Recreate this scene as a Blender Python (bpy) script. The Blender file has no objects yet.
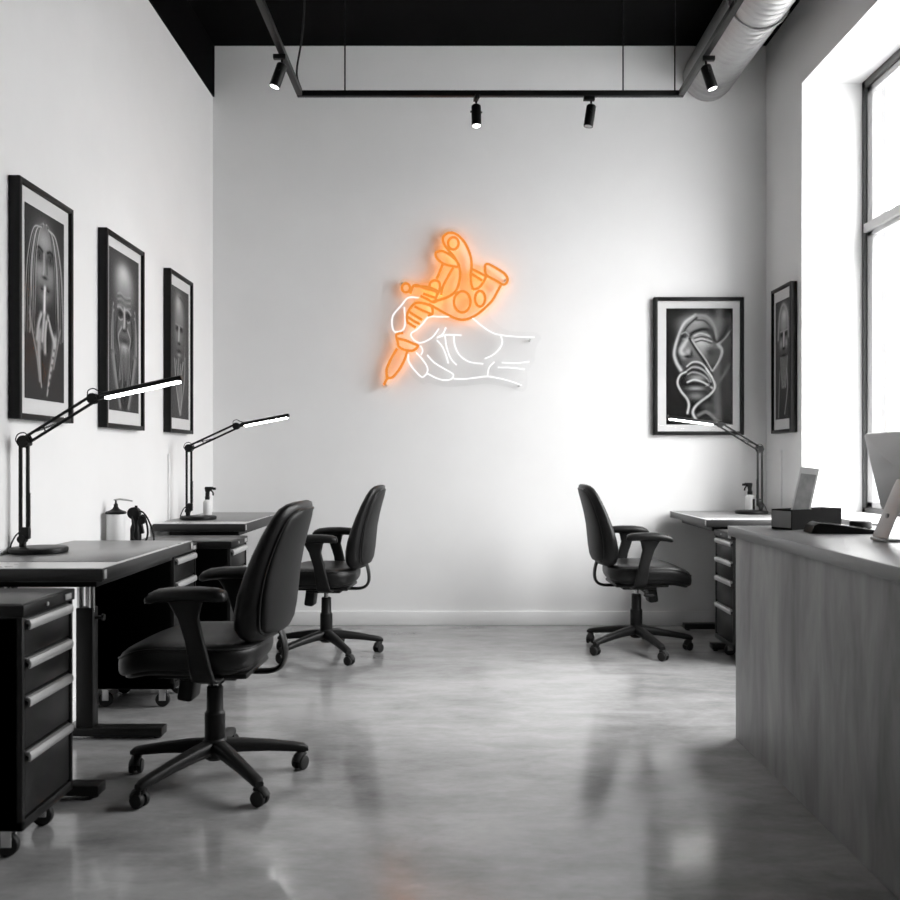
import bpy, bmesh, math, random
import numpy as np
from mathutils import Vector, Matrix
random.seed(7)
R = math.radians
sc = bpy.context.scene
COL = sc.collection
BACK, LEFT, RIGHT, CEIL, FRONT = 6.38, -1.716, 2.205, 4.105, -2.2      # inside faces of the room

# ------------------------------------------------------------------ helpers
def V(*a): return Vector(a)

def catmull(pts, n=8, closed=False):
    P = [Vector(p) for p in pts]
    if len(P) < 3: return P
    out = []
    m = len(P)
    rng = range(m) if closed else range(m - 1)
    for i in rng:
        p1, p2 = P[i], P[(i + 1) % m]
        p0 = P[(i - 1) % m] if (closed or i > 0) else p1 * 2 - p2
        p3 = P[(i + 2) % m] if (closed or i + 2 < m) else p2 * 2 - p1
        for k in range(n):
            t = k / n
            out.append(0.5 * ((2 * p1) + (p2 - p0) * t + (2 * p0 - 5 * p1 + 4 * p2 - p3) * t * t + (3 * p1 - p0 - 3 * p2 + p3) * t ** 3))
    if not closed: out.append(P[-1])
    return out

class MB:
    """collects shapes into ONE mesh"""
    def __init__(s): s.bm = bmesh.new()
    def add(s, b2, M=None):
        if M is not None: bmesh.ops.transform(b2, matrix=M, verts=b2.verts)
        me = bpy.data.meshes.new('tmp'); b2.to_mesh(me); b2.free()
        s.bm.from_mesh(me); bpy.data.meshes.remove(me); return s
    def box(s, x0, x1, y0, y1, z0, z1, bev=0.0, seg=2, M=None):
        b = bmesh.new()
        bmesh.ops.create_cube(b, size=1)
        for v in b.verts:
            v.co = V(x0 if v.co.x < 0 else x1, y0 if v.co.y < 0 else y1, z0 if v.co.z < 0 else z1)
        if bev > 0:
            bmesh.ops.bevel(b, geom=list(b.edges), offset=bev, segments=seg, profile=0.5, affect='EDGES')
        return s.add(b, M)
    def loft(s, rings, caps=True, closed=False, M=None):
        b = bmesh.new()
        vr = [[b.verts.new(p) for p in r] for r in rings]
        n = len(vr[0]); m = len(vr)
        for i in range(m if closed else m - 1):
            A, B = vr[i], vr[(i + 1) % m]
            for j in range(n):
                b.faces.new((A[j], A[(j + 1) % n], B[(j + 1) % n], B[j]))
        if caps and not closed:
            b.faces.new(list(reversed(vr[0]))); b.faces.new(vr[-1])
        bmesh.ops.recalc_face_normals(b, faces=b.faces)
        return s.add(b, M)
    def tube(s, pts, r, n=10, closed=False, sy=1.0, up=None, smooth=0, M=None):
        P = catmull(pts, smooth, closed) if smooth else [Vector(p) for p in pts]
        m = len(P); rings = []
        prev = None
        for i in range(m):
            a = P[i - 1] if (i > 0 or closed) else P[i]
            c = P[(i + 1) % m] if (i < m - 1 or closed) else P[i]
            t = (c - a)
            t = t.normalized() if t.length > 1e-9 else V(0, 0, 1)
            if prev is None:
                u = Vector(up) if up else (V(0, 0, 1) if abs(t.z) < .9 else V(1, 0, 0))
            else: u = prev
            u = (u - t * u.dot(t)); u.normalize(); prev = u
            w = t.cross(u)
            rr = r[i] if isinstance(r, (list, tuple)) else r
            rings.append([P[i] + u * (math.cos(2 * math.pi * k / n) * rr) + w * (math.sin(2 * math.pi * k / n) * rr * sy) for k in range(n)])
        return s.loft(rings, closed=closed, M=M)
    def cyl(s, p0, p1, r0, r1=None, n=20, bev=0.0, M=None):
        r1 = r0 if r1 is None else r1
        p0, p1 = Vector(p0), Vector(p1)
        t = (p1 - p0); L = t.length; t = t / L
        u = V(0, 0, 1) if abs(t.z) < .9 else V(1, 0, 0)
        u = (u - t * u.dot(t)).normalized(); w = t.cross(u)
        st = [(0, r0), (L, r1)] if bev <= 0 else [(0, r0 - bev), (bev * .3, r0 - bev * .3), (bev, r0), (L - bev, r1), (L - bev * .3, r1 - bev * .3), (L, r1 - bev)]
        return s.loft([[p0 + t * h + (u * math.cos(2 * math.pi * k / n) + w * math.sin(2 * math.pi * k / n)) * r for k in range(n)] for h, r in st], M=M)
    def lathe(s, prof, n=28, c=(0, 0, 0), M=None):
        c = Vector(c)
        return s.loft([[c + V(r * math.cos(2 * math.pi * k / n), r * math.sin(2 * math.pi * k / n), z) for k in range(n)] for r, z in prof], M=M)
    def prism(s, poly, t0, t1, axis='y', M=None):
        def f(p, t):
            return V(p[0], t, p[1]) if axis == 'y' else (V(p[0], p[1], t) if axis == 'z' else V(t, p[0], p[1]))
        return s.loft([[f(p, t0) for p in poly], [f(p, t1) for p in poly]], M=M)
    def build(s, name, mat, parent=None, smooth=35, bevel=0, sub=0):
        me = bpy.data.meshes.new(name)
        bmesh.ops.recalc_face_normals(s.bm, faces=s.bm.faces)
        s.bm.to_mesh(me); s.bm.free()
        me.materials.append(mat)
        if smooth:
            for p in me.polygons: p.use_smooth = True
            me.set_sharp_from_angle(angle=R(smooth))
        o = bpy.data.objects.new(name, me); COL.objects.link(o)
        if bevel:
            m = o.modifiers.new('bevel', 'BEVEL'); m.width = bevel; m.segments = 2; m.limit_method = 'ANGLE'
        if sub:
            m = o.modifiers.new('sub', 'SUBSURF'); m.levels = sub; m.render_levels = sub
        if parent: o.parent = parent
        return o

def tag(o, label, cat, group=None):
    o['label'] = label; o['category'] = cat
    if group: o['group'] = group
    return o
def thing(name, label, cat, loc=(0, 0, 0), rz=0, group=None):
    o = bpy.data.objects.new(name, None); o.empty_display_size = .1
    COL.objects.link(o); o.location = loc; o.rotation_euler = (0, 0, rz)
    return tag(o, label, cat, group)
def struct(mb, name, mat, parent=None, **k):
    o = mb.build(name, mat, parent, **k)
    if parent is None: o['kind'] = 'structure'
    return o
def copy_tree(o, parent=None):
    c = o.copy(); COL.objects.link(c)
    if parent: c.parent = parent
    for ch in list(o.children): copy_tree(ch, c)
    return c
def rrect(w, d, r, n=6, cx=0, cy=0):
    """rounded rectangle outline in 2D"""
    out = []
    for (sx, sy, a0) in ((1, 1, 0), (-1, 1, 90), (-1, -1, 180), (1, -1, 270)):
        for k in range(n + 1):
            a = R(a0 + 90 * k / n)
            out.append((cx + sx * (w / 2 - r) + r * math.cos(a), cy + sy * (d / 2 - r) + r * math.sin(a)))
    return out
def superell(a, b, e, n=36):
    out = []
    for k in range(n):
        t = 2 * math.pi * k / n
        c, s_ = math.cos(t), math.sin(t)
        out.append((a * math.copysign(abs(c) ** (2 / e), c), b * math.copysign(abs(s_) ** (2 / e), s_)))
    return out

# ------------------------------------------------------------------ materials
def mat(name, col, rough=.5, metal=0, spec=.5, var=0, scale=8, bump=0, bscale=200, coat=0, rvar=0, vscale=(1, 1, 1), sheen=0):
    m = bpy.data.materials.new(name); m.use_nodes = True
    nt = m.node_tree; b = nt.nodes['Principled BSDF']
    c = (col, col, col) if not isinstance(col, tuple) else col
    b.inputs['Base Color'].default_value = (*c, 1)
    b.inputs['Roughness'].default_value = rough
    b.inputs['Metallic'].default_value = metal
    b.inputs['Specular IOR Level'].default_value = spec
    if coat:
        b.inputs['Coat Weight'].default_value = coat; b.inputs['Coat Roughness'].default_value = .1
    tc = nt.nodes.new('ShaderNodeTexCoord')
    mp = nt.nodes.new('ShaderNodeMapping'); mp.inputs['Scale'].default_value = vscale
    nt.links.new(tc.outputs['Object'], mp.inputs['Vector'])
    if var or rvar:
        n = nt.nodes.new('ShaderNodeTexNoise'); n.inputs['Scale'].default_value = scale; n.inputs['Detail'].default_value = 6; n.inputs['Roughness'].default_value = .6
        nt.links.new(mp.outputs['Vector'], n.inputs['Vector'])
        if var:
            cr = nt.nodes.new('ShaderNodeMapRange')
            cr.inputs['From Min'].default_value = .3; cr.inputs['From Max'].default_value = .7
            cr.inputs['To Min'].default_value = 1 - var; cr.inputs['To Max'].default_value = 1 + var
            nt.links.new(n.outputs['Fac'], cr.inputs['Value'])
            mx = nt.nodes.new('ShaderNodeVectorMath'); mx.operation = 'SCALE'; mx.inputs[0].default_value = c
            nt.links.new(cr.outputs['Result'], mx.inputs['Scale'])
            nt.links.new(mx.outputs['Vector'], b.inputs['Base Color'])
        if rvar:
            rr = nt.nodes.new('ShaderNodeMapRange')
            rr.inputs['From Min'].default_value = .3; rr.inputs['From Max'].default_value = .7
            rr.inputs['To Min'].default_value = max(.02, rough - rvar); rr.inputs['To Max'].default_value = rough + rvar
            nt.links.new(n.outputs['Fac'], rr.inputs['Value']); nt.links.new(rr.outputs['Result'], b.inputs['Roughness'])
    if bump:
        n2 = nt.nodes.new('ShaderNodeTexNoise'); n2.inputs['Scale'].default_value = bscale; n2.inputs['Detail'].default_value = 4
        nt.links.new(mp.outputs['Vector'], n2.inputs['Vector'])
        bp = nt.nodes.new('ShaderNodeBump'); bp.inputs['Strength'].default_value = bump; bp.inputs['Distance'].default_value = .002
        nt.links.new(n2.outputs['Fac'], bp.inputs['Height']); nt.links.new(bp.outputs['Normal'], b.inputs['Normal'])
    return m
def emit(name, col, s):
    m = bpy.data.materials.new(name); m.use_nodes = True
    nt = m.node_tree; nt.nodes.remove(nt.nodes['Principled BSDF'])
    e = nt.nodes.new('ShaderNodeEmission'); e.inputs['Color'].default_value = (*col, 1); e.inputs['Strength'].default_value = s
    nt.links.new(e.outputs['Emission'], nt.nodes['Material Output'].inputs['Surface'])
    return m
def clear(name, tint=(.97, .97, .97), refl=1.0, rough=.02):
    m = bpy.data.materials.new(name); m.use_nodes = True
    nt = m.node_tree; nt.nodes.remove(nt.nodes['Principled BSDF'])
    t = nt.nodes.new('ShaderNodeBsdfTransparent'); t.inputs['Color'].default_value = (*tint, 1)
    g = nt.nodes.new('ShaderNodeBsdfGlossy'); g.inputs['Roughness'].default_value = rough
    f = nt.nodes.new('ShaderNodeFresnel'); f.inputs['IOR'].default_value = 1.45
    mu = nt.nodes.new('ShaderNodeMath'); mu.operation = 'MULTIPLY'; mu.inputs[1].default_value = refl
    mx = nt.nodes.new('ShaderNodeMixShader')
    ge = nt.nodes.new('ShaderNodeNewGeometry'); inv = nt.nodes.new('ShaderNodeMath'); inv.operation = 'SUBTRACT'; inv.inputs[0].default_value = 1
    nt.links.new(ge.outputs['Backfacing'], inv.inputs[1])
    m2 = nt.nodes.new('ShaderNodeMath'); m2.operation = 'MULTIPLY'; nt.links.new(mu.outputs[0], m2.inputs[0]); nt.links.new(inv.outputs[0], m2.inputs[1])
    nt.links.new(f.outputs[0], mu.inputs[0]); nt.links.new(m2.outputs[0], mx.inputs[0])
    nt.links.new(t.outputs[0], mx.inputs[1]); nt.links.new(g.outputs[0], mx.inputs[2])
    nt.links.new(mx.outputs[0], nt.nodes['Material Output'].inputs['Surface'])
    return m

M_wall = mat('white_plaster', .80, .6, spec=.3, var=.015, scale=3, bump=.08, bscale=90)
M_black_paint = mat('black_ceiling_paint', .0025, .9, spec=.05, var=.2, scale=4)
M_trim = mat('white_satin_trim', .82, .4, var=.01)
M_leather = mat('black_leather', .005, .40, spec=.28, var=.15, scale=30, bump=.25, bscale=260)
M_leather_panel = mat('black_back_panel', .008, .5, spec=.22, var=.1, scale=30, bump=.25, bscale=400)
M_plastic = mat('black_plastic', .008, .45, spec=.22, var=.1, scale=20)
M_rubber = mat('black_rubber', .012, .6, spec=.3, var=.1)
M_steel_black = mat('black_coated_steel', .006, .4, spec=.25, var=.1, scale=6, bump=.05, bscale=500)
M_cab_front = mat('black_drawer_front', .008, .38, spec=.28, var=.1, scale=6)
M_lamp = mat('black_lamp_metal', .004, .4, spec=.22, var=.08)
M_matte = mat('matte_black', .008, .6, spec=.2)
M_chrome = mat('chrome', .75, .14, metal=1, rvar=.04, scale=10)
M_alu = mat('brushed_aluminium', .5, .38, metal=.5, var=.05, scale=6, rvar=.05, vscale=(1, 20, 20))
M_desk_edge = mat('dark_desk_edge', .012, .4, var=.2, scale=20)
M_desk_top = mat('grey_desk_laminate', .19, .30, spec=.5, var=.06, scale=12)
M_cab_mat = mat('grey_cabinet_mat', .09, .4, var=.06)
M_desk_border = mat('steel_desk_border', .62, .3, metal=.35, rvar=.04)
M_white_plastic = mat('white_plastic', .78, .35, var=.02)
M_sil = mat('silver_shell', .5, .35, metal=.15, var=.03, scale=5)
M_frame = mat('black_frame_wood', .005, .45, spec=.2, var=.2, scale=30)
M_mat_board = mat('ivory_mat_board', .72, .8, spec=.2, var=.015, scale=20)
M_win_dark = mat('dark_window_metal', .035, .4, var=.1)
M_win_grey = mat('grey_window_metal', .4, .4, var=.06)
M_glass = clear('window_glass', (.96, .96, .96))
M_pane = clear('picture_glass', (.97, .97, .97), .15, .05)
M_acrylic = clear('clear_acrylic', (.985, .985, .985), .6, .05)
M_glow_tint = clear('glow_tint_acrylic', (.995, .965, .925), .4, .08)  # warm tint puts the sign's orange glow into the sheet colour
M_galv = mat('galvanised_duct', .36, .42, metal=.7, var=.12, scale=7, rvar=.08)
M_led = emit('led_strip', (1, .99, .97), 22)
M_lens = emit('spot_lens', (1, .98, .95), 12)
M_lens_off = mat('spot_lens_unlit', .25, .2)
M_orange = emit('orange_neon', (.72, .25, .045), 1.0)
M_added_glow = emit('added_orange_glow', (1.0, .29, .02), 6.5)  # added emitter behind the tubes, only to throw an orange halo on the wall
M_whiten = emit('white_neon', (1, 1, 1), 1.0)
M_brick = None

def concrete_floor():
    m = bpy.data.materials.new('polished_concrete'); m.use_nodes = True
    nt = m.node_tree; b = nt.nodes['Principled BSDF']; N = nt.nodes.new; L = nt.links.new
    tc = N('ShaderNodeTexCoord')
    def noise(s, d, r=.6, dist=0):
        n = N('ShaderNodeTexNoise'); n.inputs['Scale'].default_value = s; n.inputs['Detail'].default_value = d
        n.inputs['Roughness'].default_value = r; n.inputs['Distortion'].default_value = dist
        L(mp.outputs['Vector'], n.inputs['Vector']); return n
    mp = N('ShaderNodeMapping'); mp.inputs['Scale'].default_value = (.7, 1.5, 1); L(tc.outputs['Object'], mp.inputs['Vector'])
    a, c, f = noise(1.1, 8, .65, .15), noise(4.2, 8, .7, .3), noise(40, 4)
    m1 = N('ShaderNodeMath'); m1.operation = 'MULTIPLY_ADD'; L(c.outputs['Fac'], m1.inputs[0]); m1.inputs[1].default_value = .6; L(a.outputs['Fac'], m1.inputs[2])
    m2 = N('ShaderNodeMath'); m2.operation = 'MULTIPLY_ADD'; L(f.outputs['Fac'], m2.inputs[0]); m2.inputs[1].default_value = .12; L(m1.outputs[0], m2.inputs[2])
    cr = N('ShaderNodeValToRGB'); cr.color_ramp.elements[0].position = .58; cr.color_ramp.elements[1].position = 1.1
    cr.color_ramp.elements[0].color = (.135, .135, .135, 1); cr.color_ramp.elements[1].color = (.36, .36, .36, 1)
    L(m2.outputs[0], cr.inputs['Fac']); L(cr.outputs['Color'], b.inputs['Base Color'])
    rr = N('ShaderNodeMapRange'); rr.inputs['From Min'].default_value = .35; rr.inputs['From Max'].default_value = .65
    rr.inputs['To Min'].default_value = .10; rr.inputs['To Max'].default_value = .18
    L(c.outputs['Fac'], rr.inputs['Value']); L(rr.outputs['Result'], b.inputs['Roughness'])
    b.inputs['Specular IOR Level'].default_value = .85
    bp = N('ShaderNodeBump'); bp.inputs['Strength'].default_value = .06; bp.inputs['Distance'].default_value = .004
    L(c.outputs['Fac'], bp.inputs['Height']); L(bp.outputs['Normal'], b.inputs['Normal'])
    return m
def counter_mat(name, lo, hi, rough, stretch):
    m = bpy.data.materials.new(name); m.use_nodes = True
    nt = m.node_tree; b = nt.nodes['Principled BSDF']; N = nt.nodes.new; L = nt.links.new
    tc = N('ShaderNodeTexCoord'); mp = N('ShaderNodeMapping'); mp.inputs['Scale'].default_value = stretch
    L(tc.outputs['Object'], mp.inputs['Vector'])
    n = N('ShaderNodeTexNoise'); n.inputs['Scale'].default_value = 3; n.inputs['Detail'].default_value = 8; n.inputs['Roughness'].default_value = .62; n.inputs['Distortion'].default_value = .4
    L(mp.outputs['Vector'], n.inputs['Vector'])
    cr = N('ShaderNodeValToRGB'); cr.color_ramp.elements[0].position = .3; cr.color_ramp.elements[1].position = .7
    cr.color_ramp.elements[0].color = (lo, lo, lo, 1); cr.color_ramp.elements[1].color = (hi, hi, hi, 1)
    L(n.outputs['Fac'], cr.inputs['Fac']); L(cr.outputs['Color'], b.inputs['Base Color'])
    b.inputs['Roughness'].default_value = rough
    return m
def brick_mat():
    m = bpy.data.materials.new('pale_brick'); m.use_nodes = True
    nt = m.node_tree; b = nt.nodes['Principled BSDF']; N = nt.nodes.new; L = nt.links.new
    tc = N('ShaderNodeTexCoord'); sp = N('ShaderNodeSeparateXYZ'); L(tc.outputs['Object'], sp.inputs[0])
    ad = N('ShaderNodeMath'); L(sp.outputs['X'], ad.inputs[0]); L(sp.outputs['Y'], ad.inputs[1])
    cb = N('ShaderNodeCombineXYZ'); L(ad.outputs[0], cb.inputs['X']); L(sp.outputs['Z'], cb.inputs['Y'])
    br = N('ShaderNodeTexBrick'); L(cb.outputs[0], br.inputs['Vector'])
    br.inputs['Scale'].default_value = 1; br.inputs['Brick Width'].default_value = .42; br.inputs['Row Height'].default_value = .15; br.inputs['Mortar Size'].default_value = .012
    br.inputs['Color1'].default_value = (.055, .055, .055, 1); br.inputs['Color2'].default_value = (.07, .07, .07, 1); br.inputs['Mortar'].default_value = (.07, .07, .07, 1)
    L(br.outputs['Color'], b.inputs['Base Color']); b.inputs['Roughness'].default_value = .85
    return m
M_floor = concrete_floor()
M_counter = counter_mat('grey_counter_panel', .13, .33, .55, (1, 2.2, .5))
M_worktop = counter_mat('grey_counter_top', .075, .12, .28, (1, 1, 1))
M_brick = brick_mat()

# ------------------------------------------------------------------ the setting
struct(MB().box(LEFT - .15, RIGHT + .50, FRONT - .15, BACK + .15, -.12, 0), 'floor', M_floor, smooth=0)
struct(MB().box(LEFT - .15, RIGHT + .50, FRONT - .15, BACK + .15, CEIL, CEIL + .15), 'ceiling', M_black_paint, smooth=0)
struct(MB().box(LEFT - .15, RIGHT + .50, BACK, BACK + .15, 0, CEIL), 'wall_back', M_wall, smooth=0)
struct(MB().box(LEFT - .15, LEFT, FRONT, BACK, 0, CEIL), 'wall_left', M_wall, smooth=0)
struct(MB().box(LEFT - .15, RIGHT + .50, FRONT - .15, FRONT, 0, CEIL), 'wall_front', M_wall, smooth=0)
# right wall around two window openings
WIN = [(3.0, 5.72)]
SILL, HEAD = .82, 3.566
w = MB()
xs = (RIGHT, RIGHT + .50)
w.box(*xs, FRONT, BACK, 0, SILL); w.box(*xs, FRONT, BACK, HEAD, CEIL)
w.box(*xs, 5.72, BACK, SILL, HEAD); w.box(*xs, FRONT, WIN[0][0], SILL, HEAD)
struct(w, 'wall_right', M_wall, smooth=0)
struct(MB().box(LEFT, LEFT + .012, FRONT, BACK, 3.743, CEIL), 'trim_1', M_black_paint, smooth=0)
struct(MB().box(LEFT, RIGHT, BACK - .016, BACK, 0, .100, .004), 'baseboard_back', M_trim)
struct(MB().box(LEFT, LEFT + .016, FRONT, BACK - .016, 0, .100, .004), 'baseboard_left', M_trim)
struct(MB().box(RIGHT - .016, RIGHT, FRONT, BACK - .016, 0, .100, .004), 'baseboard_right', M_trim)
# shallow joists under the black ceiling
for i, y in enumerate((0.4, 1.9, 3.4, 4.9)):
    struct(MB().box(LEFT + .012, RIGHT, y, y + .10, CEIL - .03, CEIL), 'trim_%d' % (i + 2), M_black_paint, smooth=0)
for i, (y0, y1) in enumerate(WIN):
    gx = 2.585
    f = MB()
    f.box(gx, gx + .075, y0, y0 + .05, SILL, HEAD, .004); f.box(gx, gx + .075, y1 - .05, y1, SILL, HEAD, .004)
    f.box(gx, gx + .075, y0, y1, SILL, SILL + .05, .004); f.box(gx, gx + .075, y0, y1, HEAD - .055, HEAD, .004)
    win = struct(f, 'window_%d' % (i + 1), M_win_dark)
    g = MB()
    n = 2
    for k in range(n):
        a, b_ = y0 + .05 + (y1 - y0 - .1) * k / n, y0 + .05 + (y1 - y0 - .1) * (k + 1) / n
        if k: g.box(gx - .005, gx + .06, a - .03, a + .03, SILL + .05, HEAD - .055, .004)
        for z0, z1 in ((SILL + .05, 2.61), (2.61, HEAD - .055)):
            g.box(gx + .012, gx + .055, a, a + .07, z0, z1, .004); g.box(gx + .012, gx + .055, b_ - .07, b_, z0, z1, .004)
            g.box(gx + .012, gx + .055, a, b_, z0, z0 + .04, .004); g.box(gx + .012, gx + .055, a, b_, z1 - .04, z1, .004)
    g.build('window_sash', M_win_grey, win)
    MB().box(gx - .012, gx + .06, y0 + .05, y1 - .05, 2.60, 2.655, .004).build('window_rail', M_win_grey, win)
    MB().box(gx + .03, gx + .036, y0 + .06, y1 - .06, SILL + .06, HEAD - .06).build('window_pane', M_glass, win, smooth=0)
    struct(MB().box(RIGHT - .02, gx, y0 - .0, y1, SILL, SILL + .02, .004), 'trim_%d' % (i + 6), M_trim)
# outdoors: a street and the pale brick house across it
struct(MB().box(RIGHT + .65, 40, -20, 40, -.4, -.3), 'street', mat('asphalt', .35, .9, var=.1), smooth=0)
bl = thing('brick_building', 'brick building outside beyond the window', 'building', (0, 0, -.3))
MB().box(3.2, 5.04, 10.5, 17, 0, 9.0).build('facade', M_brick, bl, smooth=0)
MB().box(3.1, 5.12, 10.4, 17.1, 9.0, 9.3).build('cornice', M_trim, bl, smooth=0)
for z in (1.2, 4.2): MB().box(4.0, 4.7, 10.44, 10.52, z, z + 1.6).build('facade_window', M_win_grey, bl, smooth=0)
# white cable raceways on the side walls
tag(MB().box(LEFT, LEFT + .012, 5.372, 5.388, .10, 1.21, .003).build('cable_raceway', M_trim), 'slim white cable raceway on the left wall beside the far lamp', 'raceway')
tag(MB().box(RIGHT - .012, RIGHT, 6.062, 6.078, .10, 1.24, .003).build('cable_raceway', M_trim), 'slim white cable raceway on the right wall under the narrow frame', 'raceway')

# ------------------------------------------------------------------ office chair (forward = +X)
def make_caster_mb(r=.027):
    m = MB()
    for s in (-1, 1):
        y0, y1 = (.006, .024) if s > 0 else (-.024, -.006)
        m.cyl((-.012, y0, r), (-.012, y1, r), r, n=22, bev=.006)
    m.cyl((-.012, -.007, r), (-.012, .007, r), .019, n=16)
    return m
def make_chair(label):
    t = thing('office_chair', label, 'chair', group='office chairs')
    # star base
    b = MB()
    b.lathe([(.030, .075), (.042, .085), (.046, .10), (.044, .145), (.036, .155)], 24)
    for k in range(5):
        a = R(72 * k); M = Matrix.Rotation(a, 4, 'Z')
        rings = []
        for (x, zc, hw, hh) in ((.025, .122, .030, .028), (.10, .116, .027, .025), (.20, .102, .023, .021), (.29, .086, .021, .018), (.328, .079, .021, .016), (.343, .074, .016, .010)):
            rings.append([V(x, y, zc + z) for y, z in superell(hw, hh, 3, 14)])
        b.loft(rings, M=M)
        b.cyl((.323, 0, .05), (.323, 0, .08), .011, n=12, M=M)
    base = b.build('star_base', M_plastic, t)
    for k in range(5):
        a = R(72 * k)
        c = make_caster_mb()
        c.tube([(0.004, 0, .058), (-.012, 0, .058), (-.028, 0, .050), (-.038, 0, .034)], .013, 10, sy=1.4)
        o = c.build('caster', M_rubber, base)
        o.location = (.323 * math.cos(a), .323 * math.sin(a), 0); o.rotation_euler = (0, 0, a + R([40, 160, -70, 100, 210][k]))
    MB().lathe([(.030, .09), (.037, .10), (.037, .245), (.033, .25), (.030, .255), (.029, .34), (.024, .345)], 24).build('column_sleeve', M_plastic, t)
    MB().cyl((0, 0, .34), (0, 0, .40), .014, n=16).build('gas_piston', M_chrome, t)
    m = MB()
    m.box(-.10, .11, -.075, .075, .378, .412, .008)
    m.box(-.16, .16, -.16, .16, .405, .424, .006)
    m.tube([(.0, -.06, .39), (.0, -.22, .385), (-.01, -.265, .375)], .006, 8)
    m.build('seat_mechanism', M_steel_black, t)
    MB().box(-.028, .028, -.055, .055, -.10, 0, .012, M=Matrix.Translation((.085, 0, .395)) @ Matrix.Rotation(R(-8), 4, 'Y')).build('tension_box', M_plastic, t)
    MB().box(-.02, .04, -.285, -.255, .366, .380, .006).build('lever', M_plastic, t)
    # seat
    def seat_ring(s, z, grow=0):
        out = []
        for x, y in superell(.252 * s + grow, .248 * s + grow, 3.2, 48):
            xx = x + .0625
            y *= 1 - .10 * max(0, xx / .3)
            d = max(0, xx - .12)
            drop = 1.4 * d * d
            dish = -.012 * math.exp(-((xx + .02) ** 2 + y * y) / .02) if s < .97 else 0
            side = .10 * max(0, abs(y) - .18)
            out.append(V(xx, y, z - drop + side + dish))
        return out
    prof = [(.76, .424), (.88, .428), (.925, .436), (.94, .446), (.94, .460)]
    MB().loft([seat_ring(*p) for p in prof]).build('seat_shell', M_plastic, t)
    prof = [(.90, .440), (.96, .447), (1.0, .459), (1.02, .476), (1.025, .496), (1.012, .516), (.97, .530), (.88, .538), (.70, .541), (.45, .540), (.2, .539), (.05, .539)]
    st = MB().loft([seat_ring(*p) for p in prof]).build('seat', M_leather, t, smooth=60)
    MB().tube([p + V(0, 0, .001) for p in seat_ring(1.012, .516)], .0045, 6, closed=True).build('piping', M_leather, st)
    # backrest
    Z = [.528, .535, .552, .585, .64, .70, .77, .84, .91, .965, .998, 1.014, 1.020]
    W = [.105, .150, .188, .216, .232, .236, .231, .220, .205, .188, .165, .130, .085]
    T = [.020, .038, .052, .062, .064, .060, .052, .046, .041, .036, .031, .022, .012]
    def cx(z):
        u = (z - .53) / .49
        return -.205 - .025 * u - .100 * u * u
    def ring(z, w_, t_, off=0, e=2.6, curve=.5):
        out = []
        for y, x in superell(w_, t_, e, 40):
            out.append(V(cx(z) + x + curve * y * y + off, y, z))
        return out
    back = MB().loft([ring(z, a, c) for z, a, c in zip(Z, W, T)]).build('backrest', M_leather, t, smooth=60)
    # raised rear panel inside the piping
    Zp = [.556, .562, .585, .64, .70, .77, .84, .91, .960, .985, .992]
    Wp = [.100, .140, .174, .190, .194, .188, .177, .162, .142, .110, .075]
    Tb = [np.interp(z, Z, T) for z in Zp]
    MB().loft([ring(z, a, c * .35 + .006, -c * .72) for z, a, c in zip(Zp, Wp, Tb)]).build('back_panel', M_leather_panel, back, smooth=60)
    pts = []
    for s in (1, -1):
        seq = list(zip(Zp, Wp, Tb)) if s > 0 else list(zip(Zp, Wp, Tb))[::-1]
        for z, a, c in seq:
            a2 = a + .008
            wfull = np.interp(z, Z, W)
            xb = -c * (max(0, 1 - (a2 / wfull) ** 2.6)) ** (1 / 2.6)
            pts.append(V(cx(z) + xb + .5 * a2 * a2 - .001, s * a2, z))
    MB().tube(pts, .0048, 6, closed=True, smooth=4).build('piping', M_leather, back)
    # front seam across the lumbar cushion
    # bent flat bar carrying the backrest
    MB().tube([(-.05, 0, .400), (-.15, 0, .398), (-.215, 0, .402), (-.250, 0, .425), (-.260, 0, .47), (-.250, 0, .53), (-.228, 0, .58)], .009, 12, sy=3.4, up=(0, 0, 1), smooth=5).build('back_bracket', M_steel_black, t)
    # armrests
    for s in (-1, 1):
        p = MB()
        rings = []
        for (x, y, z, hx, hy) in ((.005, .10, .412, .040, .010), (.005, .20, .410, .040, .011), (.005, .262, .424, .040, .014), (.008, .285, .47, .036, .015), (.025, .288, .56, .032, .015), (.048, .286, .64, .035, .015), (.058, .283, .690, .055, .018), (.060, .282, .706, .075, .024)):
            if z < .42: rings.append([V(x + a, s * y, z + b_) for a, b_ in superell(hx, .012, 4, 20)])
            else: rings.append([V(x + a, s * (y - b_), z) for a, b_ in superell(hx, hy, 4, 20)])
        p.loft(rings)
        AX = Matrix.Translation((-.045, 0, 0)); bmesh.ops.transform(p.bm, matrix=AX, verts=p.bm.verts)
        ar = p.build('armrest', M_plastic, t, smooth=50)
        pad = []
        for (x, w_, h, dz) in ((-.080, .016, .008, -.008), (-.073, .030, .015, -.004), (-.05, .038, .019, 0), (.02, .042, .020, .004), (.09, .044, .020, .003), (.15, .043, .019, -.003), (.178, .036, .016, -.012), (.192, .020, .009, -.018)):
            pad.append([V(x, s * .285 + a, .718 + dz + b_) for a, b_ in superell(w_, h * 1.2, 2.6, 20)])
        MB().loft(pad, M=AX).build('arm_pad', M_leather, ar, smooth=60)
    return t, base
chair, base = make_chair('black leather office chair in the left foreground, facing the near desk')
chair.location = (-.880, 3.30, 0); chair.rotation_euler = (0, 0, R(178))
base.rotation_euler = (0, 0, R(22 - 178))
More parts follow.
